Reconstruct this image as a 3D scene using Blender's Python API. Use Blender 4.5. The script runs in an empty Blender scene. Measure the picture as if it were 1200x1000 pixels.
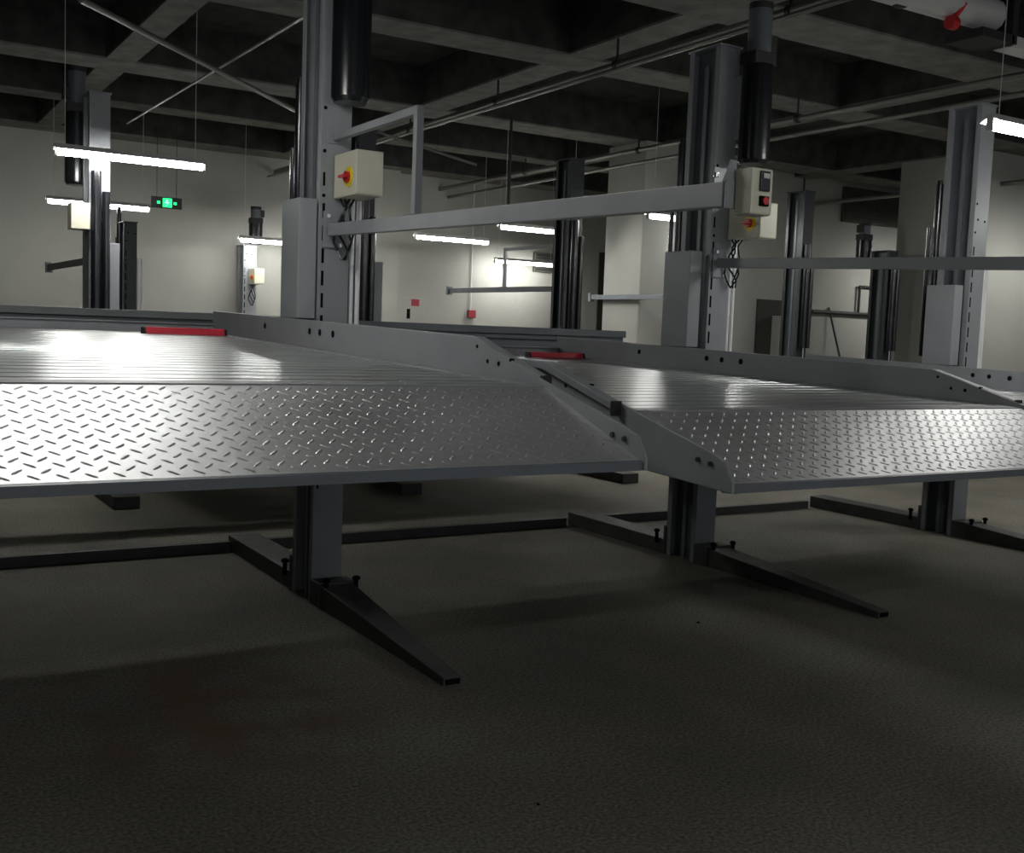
import bpy, math, random
from mathutils import Vector, Matrix
random.seed(4)
C = bpy.context.scene.collection

# ------------------------------------------------------------------ camera, world, exposure
YAW, PIT, ROL, FPX, CAMH = math.radians(31.585), math.radians(5.025), math.radians(2.144), 1272.66, 1.5
fw = Vector((math.sin(YAW)*math.cos(PIT), math.cos(YAW)*math.cos(PIT), -math.sin(PIT)))
rt = fw.cross(Vector((0, 0, 1))).normalized(); up = rt.cross(fw)
r2 = rt*math.cos(ROL) + up*math.sin(ROL); u2 = up*math.cos(ROL) - rt*math.sin(ROL)
cam_data = bpy.data.cameras.new('camera'); cam = bpy.data.objects.new('camera', cam_data); C.objects.link(cam)
cam_data.sensor_fit = 'HORIZONTAL'; cam_data.sensor_width = 36; cam_data.lens = 36*FPX/1200
cam_data.clip_start = 0.05; cam_data.clip_end = 200
M = Matrix((r2, u2, -fw)).transposed().to_4x4(); M.translation = Vector((0, 0, CAMH)); cam.matrix_world = M
bpy.context.scene.camera = cam
w = bpy.data.worlds.new('world'); bpy.context.scene.world = w; w.use_nodes = True
w.node_tree.nodes['Background'].inputs[0].default_value = (0.9, 0.95, 1, 1)
w.node_tree.nodes['Background'].inputs[1].default_value = 0.36
vs = bpy.context.scene.view_settings
vs.view_transform = 'Standard'; vs.look = 'None'; vs.gamma = 1; vs.exposure = 0.0; vs.use_curve_mapping = False
TUBE_POWER = 78.0

# ------------------------------------------------------------------ materials
def mat(name, col, rough=0.6, metal=0.0, noise=0.0, nscale=6.0, bump=0.0, bscale=40.0, emit=None, spec=0.5, detail=5):
    m = bpy.data.materials.new(name); m.use_nodes = True
    nt = m.node_tree; b = nt.nodes['Principled BSDF']
    b.inputs['Base Color'].default_value = (*col, 1); b.inputs['Roughness'].default_value = rough
    b.inputs['Metallic'].default_value = metal; b.inputs['Specular IOR Level'].default_value = spec
    tc = nt.nodes.new('ShaderNodeTexCoord')
    if noise:
        n = nt.nodes.new('ShaderNodeTexNoise'); n.inputs['Scale'].default_value = nscale; n.inputs['Detail'].default_value = detail
        nt.links.new(tc.outputs['Object'], n.inputs['Vector'])
        r = nt.nodes.new('ShaderNodeMapRange'); r.inputs[1].default_value = 0.3; r.inputs[2].default_value = 0.7
        r.inputs[3].default_value = 1-noise; r.inputs[4].default_value = 1+noise
        nt.links.new(n.outputs['Fac'], r.inputs[0])
        mx = nt.nodes.new('ShaderNodeVectorMath'); mx.operation = 'SCALE'; mx.inputs[0].default_value = col
        nt.links.new(r.outputs[0], mx.inputs['Scale']); nt.links.new(mx.outputs[0], b.inputs['Base Color'])
    if bump:
        n = nt.nodes.new('ShaderNodeTexNoise'); n.inputs['Scale'].default_value = bscale; n.inputs['Detail'].default_value = 6
        nt.links.new(tc.outputs['Object'], n.inputs['Vector'])
        bp = nt.nodes.new('ShaderNodeBump'); bp.inputs['Strength'].default_value = bump; bp.inputs['Distance'].default_value = 0.02
        nt.links.new(n.outputs['Fac'], bp.inputs['Height']); nt.links.new(bp.outputs[0], b.inputs['Normal'])
    if emit:
        b.inputs['Emission Color'].default_value = (*emit[0], 1); b.inputs['Emission Strength'].default_value = emit[1]
    return m

paint = mat('grey_paint', (0.25, 0.262, 0.275), 0.45, 0.0, 0.08, 5)
paint_far = mat('shadow_grey_paint', (0.022, 0.025, 0.029), 0.5, 0.0, 0.1, 5)  # post grey darkened so the colour carries the far posts' shade
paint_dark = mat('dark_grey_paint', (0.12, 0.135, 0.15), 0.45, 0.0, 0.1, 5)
base_paint = mat('dusty_dark_paint', (0.06, 0.062, 0.058), 0.6, 0.0, 0.2, 8)
galv = mat('galvanised_deck', (0.52, 0.54, 0.53), 0.30, 0.72, 0.15, 4)
tread = mat('tread_steel', (0.58, 0.59, 0.59), 0.44, 0.7, 0.10, 3)
black = mat('black_paint', (0.008, 0.009, 0.011), 0.22)
rubber = mat('black_rubber', (0.012, 0.012, 0.012), 0.7)
hole = mat('dark_hole', (0.004, 0.004, 0.004), 0.9, spec=0.1)
chrome = mat('chrome_rod', (0.75, 0.76, 0.78), 0.18, 1.0)
glint_pipe = mat('pipe_lamp_glint', (0.8, 0.8, 0.8), 0.3)  # lamp reflection on the chrome pipes, put into a pale base colour
sign_red = mat('dull_red', (0.28, 0.03, 0.04), 0.6)
beige = mat('cream_enamel', (0.60, 0.59, 0.47), 0.45)
yellow = mat('yellow_plastic', (0.80, 0.62, 0.02), 0.4)
red = mat('red_plastic', (0.55, 0.015, 0.02), 0.4)
redbar = mat('red_paint', (0.62, 0.02, 0.045), 0.5)
white_p = mat('white_plastic', (0.6, 0.6, 0.58), 0.5)
plaster = mat('grey_white_plaster', (0.36, 0.36, 0.325), 0.85, 0, 0.10, 0.7, 0.1, 25)
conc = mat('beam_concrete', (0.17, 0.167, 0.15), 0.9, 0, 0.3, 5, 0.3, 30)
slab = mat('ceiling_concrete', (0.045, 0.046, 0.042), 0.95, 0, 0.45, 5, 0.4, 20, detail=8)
pipe_m = mat('pipe_steel', (0.22, 0.22, 0.20), 0.4, 0.5)
dark_m = mat('dark_iron', (0.02, 0.02, 0.02), 0.6)
door_m = mat('dark_door', (0.035, 0.033, 0.028), 0.7, 0, 0.1, 4)
vent_m = mat('vent_grey', (0.08, 0.078, 0.065), 0.7, 0, 0.2, 12)
tube_e = mat('tube_glow', (1, 1, 1), 0.5, emit=((1.0, 1.0, 0.97), TUBE_POWER))
green_e = mat('exit_glow', (0.0, 0.3, 0.1), 0.5, emit=((0.02, 1.0, 0.25), 1.6))
green_w = mat('exit_symbol', (0.5, 1, 0.7), 0.5, emit=((0.45, 1.0, 0.6), 1.6))

# floor: dusty concrete with tyre-grey patches and a few rust stains
floor_m = bpy.data.materials.new('dusty_concrete_floor'); floor_m.use_nodes = True
nt = floor_m.node_tree; b = nt.nodes['Principled BSDF']; b.inputs['Roughness'].default_value = 0.8; b.inputs['Specular IOR Level'].default_value = 0.25
tc = nt.nodes.new('ShaderNodeTexCoord')
def noise_node(scale, detail=6, off=(0, 0, 0)):
    mp = nt.nodes.new('ShaderNodeMapping'); mp.inputs['Location'].default_value = off
    nt.links.new(tc.outputs['Object'], mp.inputs['Vector'])
    n = nt.nodes.new('ShaderNodeTexNoise'); n.inputs['Scale'].default_value = scale; n.inputs['Detail'].default_value = detail
    nt.links.new(mp.outputs[0], n.inputs['Vector']); return n.outputs['Fac']
def ramp(src, pts):
    r = nt.nodes.new('ShaderNodeValToRGB'); cr = r.color_ramp
    cr.elements[0].position, cr.elements[0].color = pts[0][0], (*pts[0][1], 1)
    cr.elements[1].position, cr.elements[1].color = pts[-1][0], (*pts[-1][1], 1)
    for p, c in pts[1:-1]:
        e = cr.elements.new(p); e.color = (*c, 1)
    nt.links.new(src, r.inputs[0]); return r.outputs[0]
def mixc(a, b_, fac, mode='MIX'):
    m = nt.nodes.new('ShaderNodeMix'); m.data_type = 'RGBA'; m.blend_type = mode
    nt.links.new(a, m.inputs[6]) if not isinstance(a, tuple) else m.inputs[6].__setattr__('default_value', (*a, 1))
    nt.links.new(b_, m.inputs[7]) if not isinstance(b_, tuple) else m.inputs[7].__setattr__('default_value', (*b_, 1))
    if isinstance(fac, (int, float)): m.inputs[0].default_value = fac
    else: nt.links.new(fac, m.inputs[0])
    return m.outputs[2]
base = ramp(noise_node(0.9), [(0.32, (0.165, 0.160, 0.132)), (0.5, (0.225, 0.208, 0.168)), (0.68, (0.265, 0.255, 0.218))])
fine = ramp(noise_node(75, 3), [(0.3, (0.5, 0.5, 0.5)), (0.7, (1.45, 1.45, 1.45))])
base = mixc(base, fine, 1.0, 'MULTIPLY')
gp = nt.nodes.new('ShaderNodeVectorMath'); gp.operation = 'DISTANCE'
nt.links.new(tc.outputs['Object'], gp.inputs[0]); gp.inputs[1].default_value = (1.20, 4.05, 0)
mr = nt.nodes.new('ShaderNodeMapRange'); mr.inputs[1].default_value = 0.15; mr.inputs[2].default_value = 0.9; mr.inputs[3].default_value = 1; mr.inputs[4].default_value = 0
nt.links.new(gp.outputs['Value'], mr.inputs[0])
sm = nt.nodes.new('ShaderNodeMath'); sm.operation = 'MULTIPLY'; nt.links.new(mr.outputs[0], sm.inputs[0])
stn = ramp(noise_node(3.5, 5, (3, 1, 0)), [(0.42, (0, 0, 0)), (0.62, (1, 1, 1))]); nt.links.new(stn, sm.inputs[1])
base = mixc(base, (0.20, 0.13, 0.08), sm.outputs[0])
nt.links.new(base, b.inputs['Base Color'])
bp = nt.nodes.new('ShaderNodeBump'); bp.inputs['Strength'].default_value = 0.05; bp.inputs['Distance'].default_value = 0.01
nt.links.new(noise_node(110, 5), bp.inputs['Height']); nt.links.new(bp.outputs[0], b.inputs['Normal'])

# ------------------------------------------------------------------ mesh building
class MB:
    def __init__(s): s.v = []; s.f = []; s.mi = []; s.mats = []; s.sm = []
    def _m(s, m):
        if m not in s.mats: s.mats.append(m)
        return s.mats.index(m)
    def add(s, vs_, fs, m, smooth=False):
        o = len(s.v); s.v += [tuple(p) for p in vs_]; k = s._m(m)
        for f in fs: s.f.append(tuple(i+o for i in f)); s.mi.append(k); s.sm.append(smooth)
    def box(s, x0, x1, y0, y1, z0, z1, m):
        vs_ = [(x0,y0,z0),(x1,y0,z0),(x1,y1,z0),(x0,y1,z0),(x0,y0,z1),(x1,y0,z1),(x1,y1,z1),(x0,y1,z1)]
        s.add(vs_, [(0,3,2,1),(4,5,6,7),(0,1,5,4),(1,2,6,5),(2,3,7,6),(3,0,4,7)], m); return s
    def hexa(s, vs_, m):  # 8 corner points ordered like box
        s.add(vs_, [(0,3,2,1),(4,5,6,7),(0,1,5,4),(1,2,6,5),(2,3,7,6),(3,0,4,7)], m); return s
    def prism_x(s, pts, x0, x1, m):  # polygon of (y, z) extruded along x
        n = len(pts); vs_ = [(x0, y, z) for y, z in pts] + [(x1, y, z) for y, z in pts]
        s.add(vs_, [tuple(range(n)), tuple(range(2*n-1, n-1, -1))] + [(i, n+i, n+(i+1) % n, (i+1) % n) for i in range(n)], m); return s
    def prism_z(s, pts, z0, z1, m):
        n = len(pts); vs_ = [(x, y, z0) for x, y in pts] + [(x, y, z1) for x, y in pts]
        s.add(vs_, [tuple(range(n-1, -1, -1)), tuple(range(n, 2*n))] + [(i, (i+1) % n, n+(i+1) % n, n+i) for i in range(n)], m); return s
    def tube(s, a, b_, r, m, n=12, r_end=None, caps=True):
        a, b_ = Vector(a), Vector(b_); d = (b_-a).normalized()
        p = d.orthogonal().normalized(); q = d.cross(p); r1 = r if r_end is None else r_end
        ring = lambda c, rr: [c + (p*math.cos(2*math.pi*i/n) + q*math.sin(2*math.pi*i/n))*rr for i in range(n)]
        vs_ = ring(a, r) + ring(b_, r1)
        s.add(vs_, [(i, (i+1) % n, n+(i+1) % n, n+i) for i in range(n)], m, True)
        if caps: s.add(ring(a, r), [tuple(range(n-1, -1, -1))], m); s.add(ring(b_, r1), [tuple(range(n))], m)
        return s
    def bar(s, a, b_, w_, h, m, upv=(0, 0, 1)):  # rectangular bar between two points
        a, b_ = Vector(a), Vector(b_); d = (b_-a).normalized(); sd = d.cross(Vector(upv)).normalized(); uu = sd.cross(d)
        o = lambda c, i, j: c + sd*(i*w_/2) + uu*(j*h/2)
        s.hexa([o(a,-1,-1), o(a,1,-1), o(b_,1,-1), o(b_,-1,-1), o(a,-1,1), o(a,1,1), o(b_,1,1), o(b_,-1,1)], m); return s
    def path(s, pts, r, m, n=8):
        for a, b_ in zip(pts[:-1], pts[1:]): s.tube(a, b_, r, m, n)
        return s
    def build(s, name, parent=None, bevel=0.0):
        me = bpy.data.meshes.new(name); me.from_pydata(s.v, [], s.f)
        for m in s.mats: me.materials.append(m)
        me.polygons.foreach_set('material_index', s.mi); me.polygons.foreach_set('use_smooth', s.sm); me.update()
        o = bpy.data.objects.new(name, me); C.objects.link(o)
        if parent is not None:
            o.parent = parent
            pm = parent; off = Vector((0, 0, 0))
            while pm is not None: off += Vector(pm.location); pm = pm.parent
            me.transform(Matrix.Translation(-off))
        if bevel:
            bm_ = o.modifiers.new('bevel', 'BEVEL'); bm_.width = bevel; bm_.segments = 2; bm_.limit_method = 'ANGLE'
        return o
def thing(name, label, cat, loc=(0, 0, 0), group=None):
    o = bpy.data.objects.new(name, None); C.objects.link(o); o.location = loc; o.empty_display_size = 0.1
    o['label'] = label; o['category'] = cat
    if group: o['group'] = group
    return o
def tag(o, label, cat, group=None):
    o['label'] = label; o['category'] = cat
    if group: o['group'] = group
    return o
def struct(o): o['kind'] = 'structure'; return o

# ------------------------------------------------------------------ the hall
WALLY = 16.4; ZB = 4.0; ZS = 4.45
X0, X1, Y0 = -6.0, 24.0, -6.0
struct(MB().box(X0, X1, Y0, WALLY+0.2, -0.2, 0, floor_m).build('floor'))
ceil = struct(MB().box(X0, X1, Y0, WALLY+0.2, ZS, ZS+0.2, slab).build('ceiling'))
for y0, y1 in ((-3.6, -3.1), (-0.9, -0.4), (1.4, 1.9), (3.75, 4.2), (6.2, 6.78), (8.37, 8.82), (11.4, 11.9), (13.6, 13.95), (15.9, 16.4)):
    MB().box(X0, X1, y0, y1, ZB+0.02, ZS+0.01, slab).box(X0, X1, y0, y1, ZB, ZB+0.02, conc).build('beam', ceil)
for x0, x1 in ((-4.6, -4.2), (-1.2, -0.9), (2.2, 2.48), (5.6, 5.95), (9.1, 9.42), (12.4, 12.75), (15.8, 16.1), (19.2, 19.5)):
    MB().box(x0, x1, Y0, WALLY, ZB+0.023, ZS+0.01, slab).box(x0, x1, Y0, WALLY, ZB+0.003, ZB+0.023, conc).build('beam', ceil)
wb = struct(MB().box(X0, X1, WALLY, WALLY+0.2, 0, ZS, plaster).build('wall_back'))
struct(MB().box(X0-0.2, X0, Y0, WALLY+0.2, 0, ZS, plaster).build('wall_left'))
struct(MB().box(X1, X1+0.2, Y0, WALLY+0.2, 0, ZS, plaster).build('wall_right'))

def pillar(x0, x1, y0, y1, label):
    o = thing('concrete_pillar', label, 'pillar', ((x0+x1)/2, (y0+y1)/2, 0))
    MB().box(x0, x1, y0, y1, 0, ZB, plaster).build('shaft', o, 0.012)
pillar(8.78, 9.40, 11.25, 12.05, 'pale square pillar behind the second post, right of centre')
pillar(12.38, 13.7, 8.8, 10.2, 'broad pale pillar behind the third post at the right edge')
struct(MB().box(9.40, X1, 12.2, 12.4, 0, ZS, plaster).build('wall_inner'))
# shallow pilasters of the back wall
for n, (a, b_) in enumerate(((7.15, 7.65),), 1):
    struct(MB().box(a, b_, WALLY-0.25, WALLY, 0, ZS, plaster).build('trim_%d' % n))

# ------------------------------------------------------------------ tube lamps
def lamp(x0, y, z, L, label, hang=True):
    o = thing('tube_lamp', label, 'lamp', (x0, y, z), 'bare fluorescent tube lamps hanging on wires')
    MB().prism_x([(y-0.070, z+0.017), (y-0.067, z+0.015), (y-0.026, z+0.036), (y+0.026, z+0.036), (y+0.067, z+0.015), (y+0.070, z+0.017), (y+0.028, z+0.060), (y-0.028, z+0.060)], x0, x0+L, white_p).build('reflector', o)
    MB().tube((x0+0.02, y, z), (x0+L-0.02, y, z), 0.031, tube_e, 12).build('glass_tube', o)
    for x in (x0, x0+L-0.02):
        MB().box(x, x+0.02, y-0.022, y+0.022, z-0.034, z+0.036, white_p).build('end_socket', o)
    for x in (x0+0.08, x0+L-0.08):
        MB().tube((x, y, z+0.06), (x, y, ZB if any(a <= y <= b2 for a, b2 in ((3.75,4.2),)) else ZS), 0.003, white_p, 5).build('wire', o)
lamp(1.44, 9.48, 2.80, 1.2, 'brightest long tube lamp at upper left, in front of a tall post')
lamp(2.07, 14.2, 2.85, 1.2, 'tube lamp left of the green exit sign, crossed by dark tubes')
lamp(4.82, 15.5, 2.66, 1.2, 'short-looking tube lamp just left of the nearest post')
lamp(6.88, 14.0, 2.78, 1.2, 'tube lamp under the nearest long arm, upper of two')
lamp(9.28, 15.85, 2.66, 1.2, 'small tube lamp just below and right of a larger one')
lamp(7.02, 11.9, 2.80, 1.2, 'tube lamp mostly hidden behind the underside of the near arm')
lamp(7.41, 9.42, 2.80, 1.2, 'tube lamp shining in front of the pale square pillar')
lamp(5.69, 4.08, 2.80, 1.2, 'glaring tube lamp cut off by the right edge')
lamp(8.9, 4.45, 2.80, 1.2, 'tube lamp beyond the right edge, over the third platform')
lamp(14.0, 11.0, 2.80, 1.2, 'added tube lamp hidden behind the broad pillar')  # unseen lamp, added to light the inner wall from the side
lamp(12.2, 7.6, 2.80, 1.2, 'added tube lamp off to the right, in front of the broad pillar')  # out of view, added to brighten the front of the broad pillar
lamp(0.9, -1.2, 2.80, 1.2, 'added fill lamp behind the viewpoint, left')  # added fill behind the camera for the floor and post fronts
lamp(6.87, -1.2, 2.80, 1.2, 'added fill lamp behind the viewpoint, right')  # second added fill behind the camera, for the right side
lamp(9.48, 10.9, 2.97, 0.75, 'added tube lamp hidden behind the second post and its switch box')  # added out of sight to brighten the inner wall
lamp(0.08, 4.42, 2.88, 1.2, 'tube lamp above the left end of the nearest platform')

# ------------------------------------------------------------------ platforms
TILT = 0.0245
def platform(xl, xr, dz, label, group, mirror=None, raised_back=False, detailed=True):
    """xl/xr: outer face of the left beam / inner face of the right beam."""
    S = (lambda p: p) if mirror is None else (lambda p: (2*mirror[0]-p[0], 2*mirror[1]-p[1], p[2]))
    root = thing('car_platform', label, 'lift platform', S(((xl+xr)/2, 5.6, 1.3+dz)), group)
    def fin(mb, name, parent, bevel=0.0):
        mb.v = [S(p) for p in mb.v]
        return mb.build(name, parent, bevel)
    zd = lambda y: 1.32+dz+TILT*(y-3.1)
    zt = lambda y: zd(y)+0.143
    xi = xl+0.02                                   # web of the left beam
    # side beams
    for side, xw0, xw1, out in (('l', xl, xl+0.012, -1), ('r', xr, xr+0.012, 1)):
        m = MB(); mm = paint
        pts = [(6.95, zt(6.95)), (3.55, zt(3.55)), (3.08, zd(3.08)+0.022), (2.60, 1.225+dz), (2.545, 1.205+dz), (2.50, 1.14+dz), (2.50, 1.105+dz),
               (2.95, 1.125+dz), (6.95, zd(6.95)-0.2)]
        m.prism_x(pts, xw0, xw1, mm)
        # rolled top flange, outside of the web
        a0, a1 = (xw0-0.036, xw0) if out < 0 else (xw1, xw1+0.036)
        fl = lambda y, z: (y, z)
        m.prism_x([(6.95, zt(6.95)), (3.55, zt(3.55)), (3.10, zd(3.1)+0.030), (3.10, zd(3.1)+0.002), (3.56, zt(3.55)-0.03), (6.95, zt(6.95)-0.03)], a0, a1, mm)
        # bottom inner angle that carries the deck
        b0, b1 = (xw1, xw1+0.05) if out < 0 else (xw0-0.05, xw0)
        m.prism_x([(6.90, zd(6.9)+0.004), (3.12, zd(3.12)+0.004), (3.12, zd(3.12)-0.03), (6.90, zd(6.9)-0.03)], b0, b1, mm)
        beam = fin(m, 'side_beam', root, 0.003)
        h = MB()
        for y, dzz, r in ((5.93, 0.055, 0.017), (5.24, 0.055, 0.017), (5.10, 0.055, 0.017), (4.93, 0.055, 0.018), (3.52, 0.035, 0.007), (3.44, 0.085, 0.008), (3.36, 0.088, 0.009), (3.28, 0.07, 0.006)):
            h.tube((xw0-0.002, y, zt(y)-dzz), (xw1+0.002, y, zt(y)-dzz), r, hole, 12)
        fin(h, 'bolt_holes', beam)
        if detailed:
            for y, z in ((2.66, 1.225+dz-0.03), (2.60, 1.218+dz-0.03)):
                bm2 = MB(); bm2.tube((xw0-0.008, y, z), (xw1+0.008, y, z), 0.009, dark_m, 6); fin(bm2, 'bolt', beam)
            cp = MB(); cp.prism_x([(3.10, zd(3.1)+0.033), (3.085, zd(3.1)+0.033), (3.085, zd(3.1)-0.02), (3.10, zd(3.1)-0.02)], a0-0.001, a1+0.001, rubber)
            fin(cp, 'end_cap', beam)
    # corrugated deck
    m = MB(); y = 3.13; prof = []
    P = 0.15
    while y < 6.88:
        for dy, dh in ((0, 0), (0.115, 0), (0.120, -0.006), (0.138, -0.006), (0.143, 0)):
            if y+dy < 6.9: prof.append((y+dy, zd(y+dy)+dh))
        y += P
    prof.append((6.9, zd(6.9)))
    n = len(prof); xa, xb = xl+0.013, xr-0.001
    vs_ = [(xa, a, z) for a, z in prof] + [(xb, a, z) for a, z in prof]
    m.add(vs_, [(i, n+i, n+i+1, i+1) for i in range(n-1)], galv)
    low = [(a, z-0.006) for a, z in prof]
    vs_ = [(xa, a, z) for a, z in low] + [(xb, a, z) for a, z in low]
    m.add(vs_, [(i, i+1, n+i+1, n+i) for i in range(n-1)], galv)
    fin(m, 'deck', root)
    # front cross rail between deck and ramp
    m = MB(); m.prism_x([(3.13, zd(3.13)+0.004), (3.053, zd(3.1)+0.001), (3.053, zd(3.1)-0.08), (3.13, zd(3.13)-0.08)], xa, xb, paint)
    fin(m, 'front_rail', root)
    # tread-plate ramp with raised lozenges
    ya, za, yb, zb = 3.055, zd(3.1)-0.002, 2.52, 1.134+dz
    d = Vector((0, yb-ya, zb-za)); Ls = d.length; d.normalize(); nrm = Vector((1, 0, 0)).cross(d); nrm = nrm if nrm.z > 0 else -nrm
    m = MB()
    m.prism_x([(ya, za), (yb, zb), (yb, zb-0.006), (ya, za-0.006)], xa, xb, tread)
    p = 0.0425; O = Vector((xa, ya, za))
    rng = range(-2, int((xb-xa)/p)+20)
    for i in rng:
        for j in range(-60, 80):
            a, b_ = (i+0.5)*p, (j+0.5)*p
            u, v = (a+b_)/math.sqrt(2), (a-b_)/math.sqrt(2)
            if not (0.03 < u < xb-xa-0.03 and 0.03 < v < Ls-0.02): continue
            ang = math.pi/4 if (i+j) % 2 == 0 else -math.pi/4
            ca, sa = math.cos(ang), math.sin(ang)
            l, wd, hh = 0.0185, 0.0052, 0.0022
            bp_ = [(-l, 0), (-l*.55, -wd), (l*.55, -wd), (l, 0), (l*.55, wd), (-l*.55, wd)]
            tp = [(-l*.6, 0), (l*.6, 0)]
            Pt = lambda q, h_: O + Vector((1, 0, 0))*(u+q[0]*ca-q[1]*sa) + d*(v+q[0]*sa+q[1]*ca) + nrm*h_
            vv = [Pt(q, 0) for q in bp_] + [Pt(q, hh) for q in tp]
            m.add(vv, [(0, 1, 6), (1, 2, 7, 6), (2, 3, 7), (3, 4, 7), (4, 5, 6, 7), (5, 0, 6)], tread)
    fin(m, 'ramp_plate', root)
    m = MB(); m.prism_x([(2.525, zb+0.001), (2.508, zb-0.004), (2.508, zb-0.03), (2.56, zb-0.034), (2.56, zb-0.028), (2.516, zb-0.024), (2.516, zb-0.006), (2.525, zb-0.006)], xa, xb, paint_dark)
    fin(m, 'front_lip', root)
    # rear plate
    m = MB()
    if raised_back: m.box(xa, xb, 6.90, 6.95, zd(6.95)-0.1, zd(6.95)+0.06, paint_dark)
    else:
        m.box(xa, xb, 6.93, 6.945, zd(6.95)-0.12, zd(6.95)+0.06, paint); m.box(xa, xb, 6.91, 6.93, zd(6.95)+0.052, zd(6.95)+0.06, paint)
    fin(m, 'rear_plate', root, 0.002)
    # cross joists underneath
    for yj in (3.6, 5.0, 5.8, 6.6):
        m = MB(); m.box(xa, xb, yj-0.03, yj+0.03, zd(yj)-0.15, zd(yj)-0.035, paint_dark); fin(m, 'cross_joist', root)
    # lifting carriage on the right side, clear of the column
    m = MB(); zc0, zc1 = zt(5.6)+0.001, 2.15+dz
    m.box(xr+0.012, xr+0.112, 5.46, 5.72, zc0, zc1, paint)
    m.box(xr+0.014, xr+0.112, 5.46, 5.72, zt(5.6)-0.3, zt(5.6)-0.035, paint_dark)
    fin(m, 'carriage', root, 0.004)
    return root, zd
PA, zdA = platform(-0.30, 2.0, 0.0, 'nearest lift platform, its bright tread ramp filling the left side', 'lift platforms of the front row')
PB, zdB = platform(2.35, 4.65, -0.087, 'middle platform right of the nearest one, tread ramp shining at right', 'lift platforms of the front row')
PC, zdC = platform(5.04, 7.33, -0.165, 'third platform at the right edge, only its pale holed side beam shows', 'lift platforms of the front row', detailed=False)
MY = 7.825
def row2_platform(x0, x1, label):
    # mirrored about (mx, MY): outer faces land on x0 .. x1
    mx = 0.0
    return platform(-x1, -x0, -0.02, label, 'lift platforms of the second row', mirror=(mx, MY), raised_back=True, detailed=False)
row2_platform(4.55, 6.60, 'dark rear edge of the second-row platform between two far posts, centre')
row2_platform(2.05, 4.15, 'rear edge of the second-row platform behind the nearest post')
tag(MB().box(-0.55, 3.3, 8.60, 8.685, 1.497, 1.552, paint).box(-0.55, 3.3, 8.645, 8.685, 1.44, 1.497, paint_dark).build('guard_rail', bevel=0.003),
    'long grey guard rail behind the nearest platform, left of the nearest post', 'rail', 'guard rails between the rows')
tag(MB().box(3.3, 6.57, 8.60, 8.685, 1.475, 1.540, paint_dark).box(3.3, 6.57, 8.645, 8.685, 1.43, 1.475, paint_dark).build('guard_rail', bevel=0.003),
    'long dark guard rail above the middle platform, ending before the pillar', 'rail', 'guard rails between the rows')

# red wheel stops
def wheel_stop(x0, x1, zd, label):
    y = 6.5; z = zd(y)+0.003
    o = thing('wheel_stop', label, 'wheel stop', ((x0+x1)/2, y, z), 'red wheel stops')
    MB().prism_x([(y-0.035, z), (y+0.035, z), (y+0.025, z+0.04), (y-0.025, z+0.04)], x0+0.015, x1-0.015, redbar).build('bar', o, 0.005)
    for a in (x0, x1-0.015): MB().prism_x([(y-0.034, z), (y+0.034, z), (y+0.024, z+0.038), (y-0.024, z+0.038)], a, a+0.015, rubber).build('end_cap', o)
wheel_stop(1.46, 1.95, zdA, 'bright red bar on the rear of the nearest platform')
wheel_stop(4.10, 4.58, zdB, 'dull red bar on the rear of the middle platform')

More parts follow.
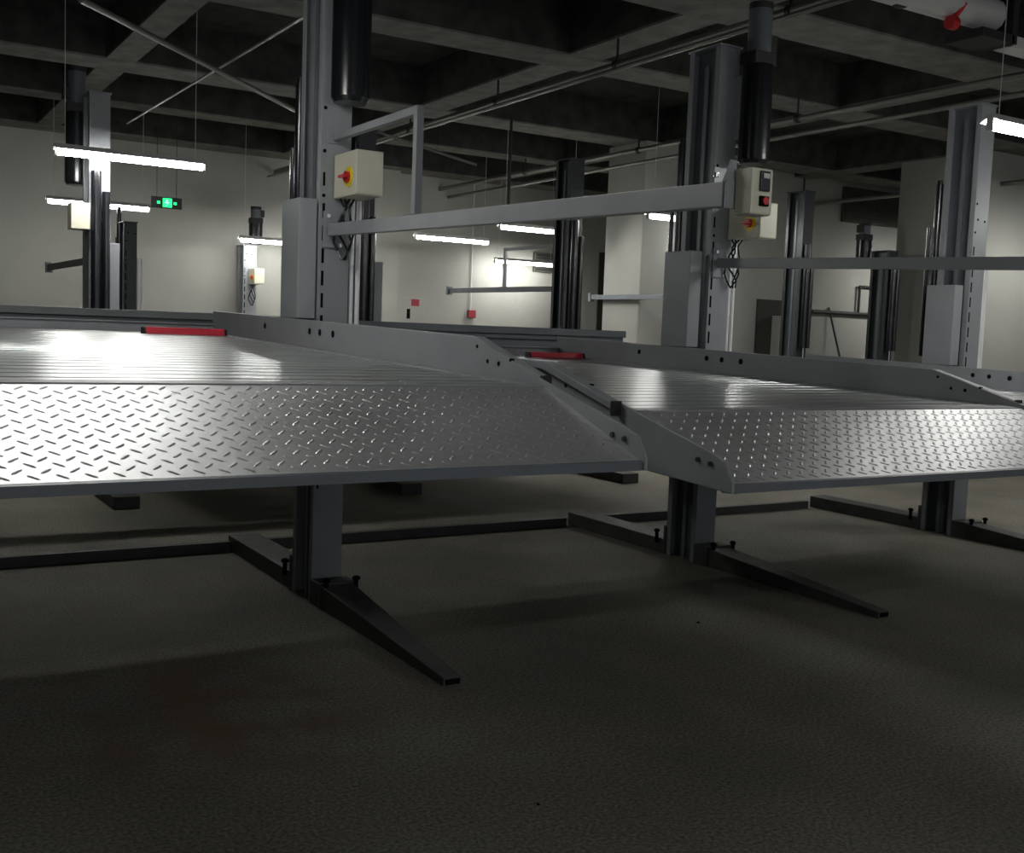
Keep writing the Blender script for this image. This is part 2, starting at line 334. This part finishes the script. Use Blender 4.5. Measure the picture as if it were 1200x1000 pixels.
# ------------------------------------------------------------------ posts
ARM = Vector((-0.083, -0.996, -0.039)).normalized()
ARM2 = Vector((0, -1, 0.004))
def control_box(o, x, y, z, knob_side=True):
    m = MB().box(x, x+0.15, y-0.29, y, z, z+0.225, beige).build('switch_box', o, 0.006)
    MB().box(x+0.004, x+0.146, y-0.292, y-0.29, z+0.008, z+0.217, beige).build('lid', m, 0.001)
    MB().tube((x-0.004, y-0.20, z+0.095), (x, y-0.20, z+0.095), 0.052, yellow, 24).build('knob_plate', m)
    k = MB().tube((x-0.022, y-0.20, z+0.095), (x-0.004, y-0.20, z+0.095), 0.028, red, 18)
    k.bar((x-0.034, y-0.235, z+0.095), (x-0.034, y-0.165, z+0.095), 0.024, 0.014, red).build('knob', m)
    return m
def post(x, label, group, yf=5.45, flip=False, box=True, arm=None, unit=True, frame=False, panel_box=False, top=3.38, legs=True, cyl=True, W=0.17, zb=2.05, uo=0.0, bo=0.0, th=0.6, far=False):
    """x = left face of the column, yf = its front face. flip turns the post to face the far aisle."""
    sgn = -1 if flip else 1
    S = (lambda p: p) if not flip else (lambda p: (2*(x+W/2)-p[0], 2*(yf+0.15)-p[1], p[2]))
    root = thing('lift_post', label, 'lift post', (x+W/2, yf+0.15, 0), group)
    def fin(mb, name, parent=root, bevel=0.0):
        mb.v = [S(p) for p in mb.v]; return mb.build(name, parent, bevel)
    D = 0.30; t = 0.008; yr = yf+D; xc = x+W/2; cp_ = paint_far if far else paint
    m = MB()
    m.box(x, x+W, yf, yf+t, 0.0, top, cp_)                       # front flange
    m.box(x, x+W, yr-t, yr, 0.0, top, cp_)                       # rear flange
    m.box(xc-0.012, xc+0.012, yf+t, yr-t, 0.0, top, paint_dark)    # web
    for xx in (x, x+W-t):
        m.box(xx, xx+t, yf+t, yf+0.045, 0.0, top, cp_)           # lips
        m.box(xx, xx+t, yr-0.045, yr-t, 0.0, top, cp_)
        m.box(xx+0.02 if xx == x else xx-0.02, xx+0.028 if xx == x else xx-0.012, yf+0.13, yf+0.165, 0, top-0.1, paint_dark)  # cable guide
    m.box(x-0.01, x+W+0.01, yf-0.01, yr+0.01, top, top+0.012, cp_)
    col = fin(m, 'column', bevel=0.0015)
    h = MB(); z = 1.0
    while z < 2.1:
        h.box(x+0.016, x+0.030, yf-0.0015, yf+0.001, z, z+0.077, hole); z += 0.117
    h.box(x+0.016, x+0.028, yf-0.0015, yf+0.001, 2.22, 2.29, hole)
    h.box(x+0.016, x+0.028, yf-0.0015, yf+0.001, 0.62, 0.70, hole)
    for hx, hz in ((0.022, 2.17), (0.022, 2.40), (0.045, 2.50), (0.13, 2.49), (0.022, 2.62)):
        h.tube((x+hx, yf-0.0015, hz), (x+hx, yf+0.001, hz), 0.010, hole, 12)
    fin(h, 'slots', col)
    if legs:
        # rear base rail and tapered front leg, hinged at the post foot
        m = MB(); m.box(x, x+0.2, yr+0.02, 6.95 if not flip else yf+1.5, 0, 0.10, base_paint)
        fin(m, 'base_rail', bevel=0.004)
        m = MB(); ye = 3.92 if not flip else yf-1.53
        m.hexa([(x, ye, 0), (x+0.085, ye, 0), (x+0.185, yf-0.13, 0), (x, yf-0.13, 0), (x, ye, 0.035), (x+0.085, ye, 0.035), (x+0.185, yf-0.13, 0.12), (x, yf-0.13, 0.12)], base_paint)
        leg = fin(m, 'base_leg', bevel=0.004)
        m = MB(); m.box(x+0.008, x+0.077, ye-0.003, ye+0.002, 0.006, 0.030, hole); fin(m, 'open_end', leg)
        m = MB(); m.box(x-0.01, x+0.2, yr, yr+0.02, 0, 0.2, base_paint); fin(m, 'foot_plate', bevel=0.003)
        m = MB(); m.box(x-0.01, x+0.2, yf-0.13, yf, 0, 0.13, base_paint)
        hb = fin(m, 'foot_bracket', bevel=0.003)
        for xx, yy in ((x+0.19, yf-0.16), (x+0.02, yf-0.16), (x-0.01, yr+0.09)):
            m = MB(); m.tube((xx, yy, 0.07), (xx, yy, 0.165), 0.013, hole, 8); m.tube((xx, yy, 0.145), (xx, yy, 0.16), 0.022, hole, 6)
            fin(m, 'anchor_bolt', hb)
    if cyl and flip:
        for xx, zz, rr in ((x+0.040, 2.55, 0.034), (x+0.122, 2.72, 0.042)):
            m = MB(); m.tube((xx, yr+0.05, 1.42), (xx, yr+0.05, min(zz, top-0.1)), rr, black, 16); fin(m, 'hydraulic_cylinder')
        m = MB(); m.tube((x+0.082, yr+0.03, 0.3), (x+0.082, yr+0.03, 2.3), 0.010, chrome, 10); fin(m, 'piston_rod')
    elif cyl:
        m = MB(); m.tube((x+0.012, yr+0.045, 1.42), (x+0.012, yr+0.045, 2.80), 0.028, black, 16); m.tube((x+0.012, yr+0.045, 2.80), (x+0.012, yr+0.045, 2.83), 0.020, black, 16); fin(m, 'hydraulic_cylinder')
        m = MB(); m.tube((x+0.0, yr+0.11, 1.42), (x+0.0, yr+0.11, 2.46), 0.016, black, 16)
        fin(m, 'hydraulic_cylinder')
        for xx in (0.024, 0.062):
            m = MB(); m.tube((x+W+xx, yf+0.02, 1.25), (x+W+xx, yf+0.02, 2.20), 0.013, glint_pipe, 12); fin(m, 'cable_pipe')
    if unit:
        cx, cy = x+W+0.03+uo, yf-0.115; zt_ = 2.66+th
        m = MB(); m.tube((cx, cy, 2.66), (cx, cy, zt_), 0.10, black, 32); m.tube((cx, cy, 2.635), (cx, cy, 2.66), 0.085, black, 32, 0.10)
        m.box(cx-0.03, min(cx+0.03, x+W), cy+0.09, yf, 2.8, zt_-0.06, paint) if uo < 0.01 else m.box(x+W-0.03, x+W, cy+0.05, yf, 2.8, zt_-0.06, paint)
        tank = fin(m, 'oil_tank')
        m = MB(); m.box(cx-0.09, cx+0.09, cy-0.07, cy+0.07, zt_, zt_+0.08, dark_m); m.tube((cx, cy, zt_+0.08), (cx, cy, zt_+0.08+th*0.45), 0.075, paint_dark, 24); m.tube((cx, cy, zt_+0.08+th*0.45), (cx, cy, zt_+0.12+th*0.45), 0.078, dark_m, 24)
        m.box(cx+0.06, cx+0.12, cy-0.04, cy+0.04, zt_+0.1, zt_+0.2, dark_m)
        fin(m, 'motor', tank, 0.003)
    if box:
        control_box(root, x+0.072+bo, yf-0.012, zb) if not flip else None
        m = MB()
        for k in range(4):
            a = x+0.09+bo*0.6+k*0.022; pts = [(a, yf-0.06-0.01*k, zb+0.0)]
            for q in range(1, 8):
                pts.append((a+0.02*math.sin(q*1.1+k), yf-0.05-0.03*math.sin(q*0.9+k*2), zb-q*0.045))
            m.path([Vector(p_) for p_ in pts], 0.006, black, 6)
        fin(m, 'cable')
    if arm:
        L = arm; ARM = globals()['ARM2'] if flip else globals()['ARM']; s0 = Vector((x+0.055, yf-0.03, 1.992)); e0 = s0+ARM*L
        m = MB(); m.bar(s0, e0, 0.036, 0.063, paint_dark if flip else paint); m.box(x+0.02, x+0.13, yf-0.012, yf, 1.90, 2.09, paint)
        a = fin(m, 'control_arm', bevel=0.003)
        for p_ in ((x+0.045, 2.065), (x+0.11, 1.915)):
            m = MB(); m.tube((p_[0], yf-0.022, p_[1]), (p_[0], yf-0.012, p_[1]), 0.011, chrome, 8); fin(m, 'bolt', a)
        m = MB(); m.tube(e0-ARM*0.03+Vector((-0.02, 0, 0.043)), e0-ARM*0.03+Vector((-0.02, 0, 0.055)), 0.007, chrome, 8)
        fin(m, 'bolt', a)
        if flip:
            m = MB(); m.bar(e0-ARM*0.02, e0+ARM*0.03, 0.07, 0.11, paint_dark); fin(m, 'end_cap', a)
        if frame:
            s1 = Vector((x+0.08, yf-0.02, 2.472)); e1 = s1+ARM*1.157; v0 = s0+ARM*1.157
            m = MB(); m.bar(s1, e1+ARM*0.018, 0.034, 0.036, paint)
            m.bar((e1.x, e1.y, e1.z+0.018), (e1.x+0.0, e1.y, v0.z+0.032), 0.034, 0.036, paint, (0, 1, 0))
            m.box(v0.x-0.02, v0.x+0.06, v0.y-0.03, v0.y+0.03, v0.z+0.0315, v0.z+0.036, paint)
            m.box(x+0.03, x+0.12, yf-0.006, yf, 2.44, 2.52, paint)
            fin(m, 'arm_frame', a, 0.002)
        if panel_box:
            m = MB(); p0 = e0+ARM*0.004
            m.hexa([(p0.x-0.028, p0.y-0.006, p0.z+0.03), (p0.x+0.014, p0.y-0.006, p0.z+0.03), (p0.x+0.014, p0.y-0.001, p0.z+0.03), (p0.x-0.028, p0.y-0.001, p0.z+0.03),
                    (p0.x-0.004, p0.y-0.006, p0.z+0.086), (p0.x+0.014, p0.y-0.006, p0.z+0.086), (p0.x+0.014, p0.y-0.001, p0.z+0.086), (p0.x-0.004, p0.y-0.001, p0.z+0.086)], paint)
            m.box(p0.x-0.018, p0.x+0.018, p0.y-0.010, p0.y-0.0005, p0.z-0.035, p0.z+0.035, paint)
            fin(m, 'end_bracket', a, 0.001)
            bx0, bx1, by0, by1, bz0, bz1 = p0.x+0.005, p0.x+0.078, p0.y-0.072, p0.y-0.012, p0.z-0.052, p0.z+0.063
            m = MB(); m.box(bx0, bx1, by0, by1, bz0, bz1, beige)
            pb = fin(m, 'push_button_box', a, 0.006)
            m = MB(); fx = (bx0+bx1)/2+0.004
            m.box(fx-0.016, fx+0.016, by0-0.007, by0-0.0, bz0+0.058, bz1-0.008, black); fin(m, 'key_switch_plate', pb, 0.002)
            m = MB(); m.box(fx-0.010, fx+0.010, by0-0.010, by0-0.007, bz1-0.026, bz1-0.014, white_p); fin(m, 'switch_label', pb)
            m = MB(); m.box(fx-0.014, fx+0.014, by0-0.007, by0, bz0+0.022, bz0+0.046, hole); m.tube((fx, by0-0.012, bz0+0.034), (fx, by0-0.007, bz0+0.034), 0.0095, red, 16); fin(m, 'red_button', pb)
            m = MB(); m.tube((bx1, by0+0.03, bz0+0.03), (bx1+0.012, by0+0.03, bz0+0.022), 0.006, dark_m, 10); m.tube((bx1, by0+0.03, bz1-0.04), (bx1+0.012, by0+0.03, bz1-0.04), 0.005, chrome, 10); fin(m, 'cable_gland', pb)
    return root
G1 = 'lift posts of the front row'
post(2.12, 'nearest lift post, with cream switch box and black oil tank', G1, arm=3.345, frame=True, panel_box=True, zb=2.155, uo=-0.09)
post(4.82, 'second lift post, dark, behind the end of the nearest arm', G1, arm=3.30, zb=2.15, uo=0.02, bo=0.06)
post(7.50, 'third lift post, bluish, near the right edge', G1, box=False, arm=None, unit=False, zb=2.03)
G2 = 'lift posts of the second row'
YF2 = 2*MY-5.75
ra = post(1.78, 'far left tall post glowing behind the brightest tube lamp', G2, yf=YF2, flip=True, box=False, arm=2.6)
MB().box(1.62, 1.77, 9.80, 9.98, 2.22, 2.44, beige).build('switch_box', ra, 0.005)
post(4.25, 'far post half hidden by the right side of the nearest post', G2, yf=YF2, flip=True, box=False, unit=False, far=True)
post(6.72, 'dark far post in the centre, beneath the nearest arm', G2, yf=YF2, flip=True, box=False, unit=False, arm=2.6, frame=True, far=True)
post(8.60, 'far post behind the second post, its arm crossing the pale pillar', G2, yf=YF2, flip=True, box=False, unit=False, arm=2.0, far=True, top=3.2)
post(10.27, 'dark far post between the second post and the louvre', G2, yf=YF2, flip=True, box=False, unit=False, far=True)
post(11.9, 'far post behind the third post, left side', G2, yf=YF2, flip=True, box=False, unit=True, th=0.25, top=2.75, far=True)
G3 = 'lift posts by the back wall'
rp = post(5.05, 'small far post under a short tube lamp, left of the nearest post', G3, yf=16.0, flip=False, box=True, legs=False, cyl=False, top=2.62, th=0.28, W=0.2, uo=-0.09)
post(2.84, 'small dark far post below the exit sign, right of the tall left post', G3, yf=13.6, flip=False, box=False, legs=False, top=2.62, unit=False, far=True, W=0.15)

# floor cross tubes behind the posts
for a, b_, lb in ((-0.5, 2.12, 'dark floor tube left of the nearest post'), (2.32, 4.77, 'dark floor tube between the nearest and second posts'), (4.97, 7.42, 'dark floor tube between the second and third posts')):
    tag(MB().box(a, b_, 6.97-0.08, 6.97-0.02, 0, 0.065, base_paint).build('floor_tube', bevel=0.003), lb, 'floor tube', 'floor tubes tying the posts together')

# ------------------------------------------------------------------ pipes under the ceiling
def pipe(a, b_, r, label, hang=(), m=pipe_m, name='ceiling_pipe', grp='pipes under the ceiling'):
    a, b_ = Vector(a), Vector(b_)
    o = thing(name, label, 'pipe', tuple(a), grp)
    MB().tube(a, b_, r, m, 12).build('pipe', o)
    for t in hang:
        p = a.lerp(b_, t)
        MB().tube(p, (p.x, p.y, ZB+0.02), 0.012, dark_m, 6).tube((p.x-0.0, p.y-0.02, p.z), (p.x, p.y+0.02, p.z), r+0.012, dark_m, 12).build('hanger', o)
pipe((5.62, 3.0, 3.78), (5.62, 16.3, 3.78), 0.035, 'thin pipe crossing the middle of the ceiling towards the back', (0.2, 0.35, 0.5, 0.65, 0.8))
pipe((5.50, 3.0, 3.70), (5.50, 16.3, 3.70), 0.018, 'thinner conduit beside the middle ceiling pipe', ())
pipe((8.45, 3.0, 3.80), (8.45, 16.3, 3.80), 0.03, 'upper of two parallel pipes right of the second post', (0.2, 0.4, 0.6, 0.8))
pipe((8.60, 3.0, 3.68), (8.60, 16.3, 3.68), 0.025, 'lower bright pipe of the parallel pair right of the second post')
pipe((12.6, 6.0, 3.6), (12.6, 16.3, 3.6), 0.03, 'thin pipe above the large louvre at right', (0.3, 0.6))
pipe((1.37, 7.94, 3.6), (3.85, 10.58, 3.6), 0.022, 'pale diagonal pipe crossing the upper left ceiling')
pipe((2.80, 7.3, 3.66), (2.72, 12.9, 3.66), 0.013, 'faint thin pipe crossing the pale diagonal pipe')
pipe((3.0, 4.95, 3.81), (6.85, 4.95, 3.81), 0.11, 'thick pale pipe at the upper right corner', (0.35, 0.75), m=white_p)
tag(MB().tube((6.33, 4.90, 3.66), (6.42, 4.86, 3.80), 0.022, red, 10).tube((6.30, 4.88, 3.66), (6.36, 4.88, 3.66), 0.045, red, 14).build('valve_handle'), 'small red valve handle under the thick pale pipe', 'valve')
tag(MB().box(6.55, 6.90, 4.80, 5.10, 3.60, 3.66, dark_m).box(6.87, 6.93, 4.80, 5.10, 3.60, 4.0, dark_m).build('pipe_bracket', bevel=0.004), 'dark bracket carrying the end of the thick pale pipe', 'bracket')
tag(MB().box(6.95, 7.6, 4.85, 5.0, 3.60, 3.68, white_p).build('duct_bar', bevel=0.004), 'pale horizontal bar in the top right corner above the glaring lamp', 'bar')
pipe((6.72, 11.2, 4.02), (6.72, 11.2, 2.85), 0.018, 'dark vertical drop pipe above the middle of the near arm', m=dark_m)
pipe((4.5, 10.4, 3.5), (5.6, 10.0, 3.2), 0.015, 'short sloping rod behind the bent arm frame')

# ------------------------------------------------------------------ back wall things
def on_wall(name, x0, x1, z0, z1, d, m, label, cat, y=WALLY, bev=0.004):
    return tag(MB().box(x0, x1, y-d, y-0.001, z0, z1, m).build(name, bevel=bev), label, cat)
es = thing('exit_sign', 'small glowing green exit sign on the far wall', 'exit sign', (3.7, 15.2, 3.05))
MB().box(3.53, 3.93, 15.2, 15.24, 2.98, 3.13, dark_m).build('housing', es)
m = MB().box(3.675, 3.795, 15.193, 15.20, 2.995, 3.115, green_e).box(3.60, 3.64, 15.193, 15.20, 3.035, 3.07, green_e).box(3.82, 3.86, 15.193, 15.20, 3.035, 3.07, green_e); m.build('green_panel', es)
m = MB().tube((3.73, 15.19, 3.082), (3.73, 15.195, 3.082), 0.012, green_w, 10).bar((3.72, 15.192, 3.07), (3.735, 15.192, 3.035), 0.004, 0.016, green_w, (0, 1, 0)).bar((3.735, 15.192, 3.037), (3.72, 15.192, 3.015), 0.004, 0.01, green_w, (0, 1, 0)).bar((3.70, 15.192, 3.055), (3.76, 15.192, 3.055), 0.004, 0.01, green_w, (0, 0, 1))
m.build('running_figure', es)
for x in (3.6, 3.86): MB().tube((x, 15.22, 3.13), (x, 15.22, ZS), 0.004, dark_m, 5).build('rod', es)

cb = thing('hydrant_cabinet', 'pale grey wall cabinet with a small red panel, on the far wall', 'cabinet', (7.95, 16.3, 0.4))
MB().box(7.68, 8.17, 16.22, 16.39, 0.4, 1.98, plaster).build('body', cb, 0.005)
MB().box(7.94, 8.08, 16.212, 16.22, 1.85, 1.96, sign_red).build('red_panel', cb)
MB().box(7.86, 7.92, 16.212, 16.22, 1.64, 1.80, hole).build('handle_slot', cb)
al = thing('fire_alarm', 'small red alarm box at the end of a vertical conduit on the far wall', 'fire alarm', (9.16, 16.39, 1.7))
MB().box(9.09, 9.23, 16.33, 16.395, 1.70, 1.83, sign_red).build('box', al, 0.004)
MB().tube((9.14, 16.37, 1.83), (9.14, 16.37, 4.0), 0.012, white_p, 8).build('conduit', al)
ve = thing('wall_vent', 'grey vent box on the far wall left of the dark central post', 'vent', (10.6, 16.39, 2.6))
MB().box(10.38, 10.90, 16.34, 16.395, 2.56, 2.90, vent_m).build('frame', ve, 0.004)
for k in range(6): MB().box(10.41, 10.87, 16.325, 16.345, 2.59+k*0.05, 2.615+k*0.05, dark_m).build('slat', ve)
struct(MB().box(11.82, 12.6, WALLY-0.03, WALLY-0.001, 0, 3.0, door_m).build('door_1'))
# inner wall, right of the pale pillar
struct(MB().box(11.76, 12.36, 12.16, 12.199, 0, 2.12, door_m).build('door_2'))
hc = thing('hydrant_cabinet', 'pale cabinet with red lettering panel in front of the dark doorway', 'cabinet', (12.2, 12.1, 0))
MB().box(12.05, 12.42, 11.98, 12.15, 0, 1.88, plaster).build('body', hc, 0.005)
MB().box(12.25, 12.38, 11.972, 11.98, 1.60, 1.74, sign_red).build('red_panel', hc)
MB().box(12.13, 12.17, 11.972, 11.98, 1.50, 1.62, hole).build('handle_slot', hc)
lv = thing('wall_louvre', 'large dark louvre high on the wall beside the broad pillar', 'vent', (14.1, 12.19, 3.4))
MB().box(13.46, 14.84, 12.15, 12.199, 3.42, 3.97, vent_m).build('frame', lv, 0.004)
for k in range(11): MB().box(13.49, 14.69, 12.13, 12.155, 3.44+k*0.047, 3.462+k*0.047, vent_m).build('slat', lv)
sv = thing('wall_vent', 'small dark vent low on the wall beside the broad pillar', 'vent', (15.1, 12.19, 2.3))
MB().box(14.75, 15.5, 12.15, 12.199, 2.28, 2.46, vent_m).build('frame', sv, 0.003)
cd = MB()
cd.path([(12.9, 12.15, 1.98), (15.2, 12.15, 1.98)], 0.03, dark_m).path([(13.95, 12.15, 1.98), (13.95, 12.15, 2.42), (15.2, 12.15, 2.42)], 0.022, dark_m)
tag(cd.build('wall_conduit'), 'dark bent conduit on the wall between the far post and the broad pillar', 'conduit')
tag(MB().tube((13.48, 11.95, 1.0), (13.3, 12.18, 2.06), 0.016, dark_m, 8).build('leaning_rod'), 'thin dark rod leaning against the wall right of the far post', 'rod')
def grit(x, y, r, label):
    m = MB(); rr = [r*(0.8+0.4*random.random()) for _ in range(6)]
    ring = [(x+rr[i]*math.cos(i*math.pi/3), y+rr[i]*math.sin(i*math.pi/3), 0) for i in range(6)]
    m.add(ring+[(x, y, r*0.9), (x+r*0.4, y, r*0.8)], [(i, (i+1) % 6, 6) for i in range(6)], hole)
    tag(m.build('pebble'), label, 'pebble', 'black bits on the floor')
grit(3.82, 4.26, 0.012, 'tiny black bit on the floor near the second post leg')
grit(1.86, 2.78, 0.007, 'tiny black bit on the floor at the bottom centre')
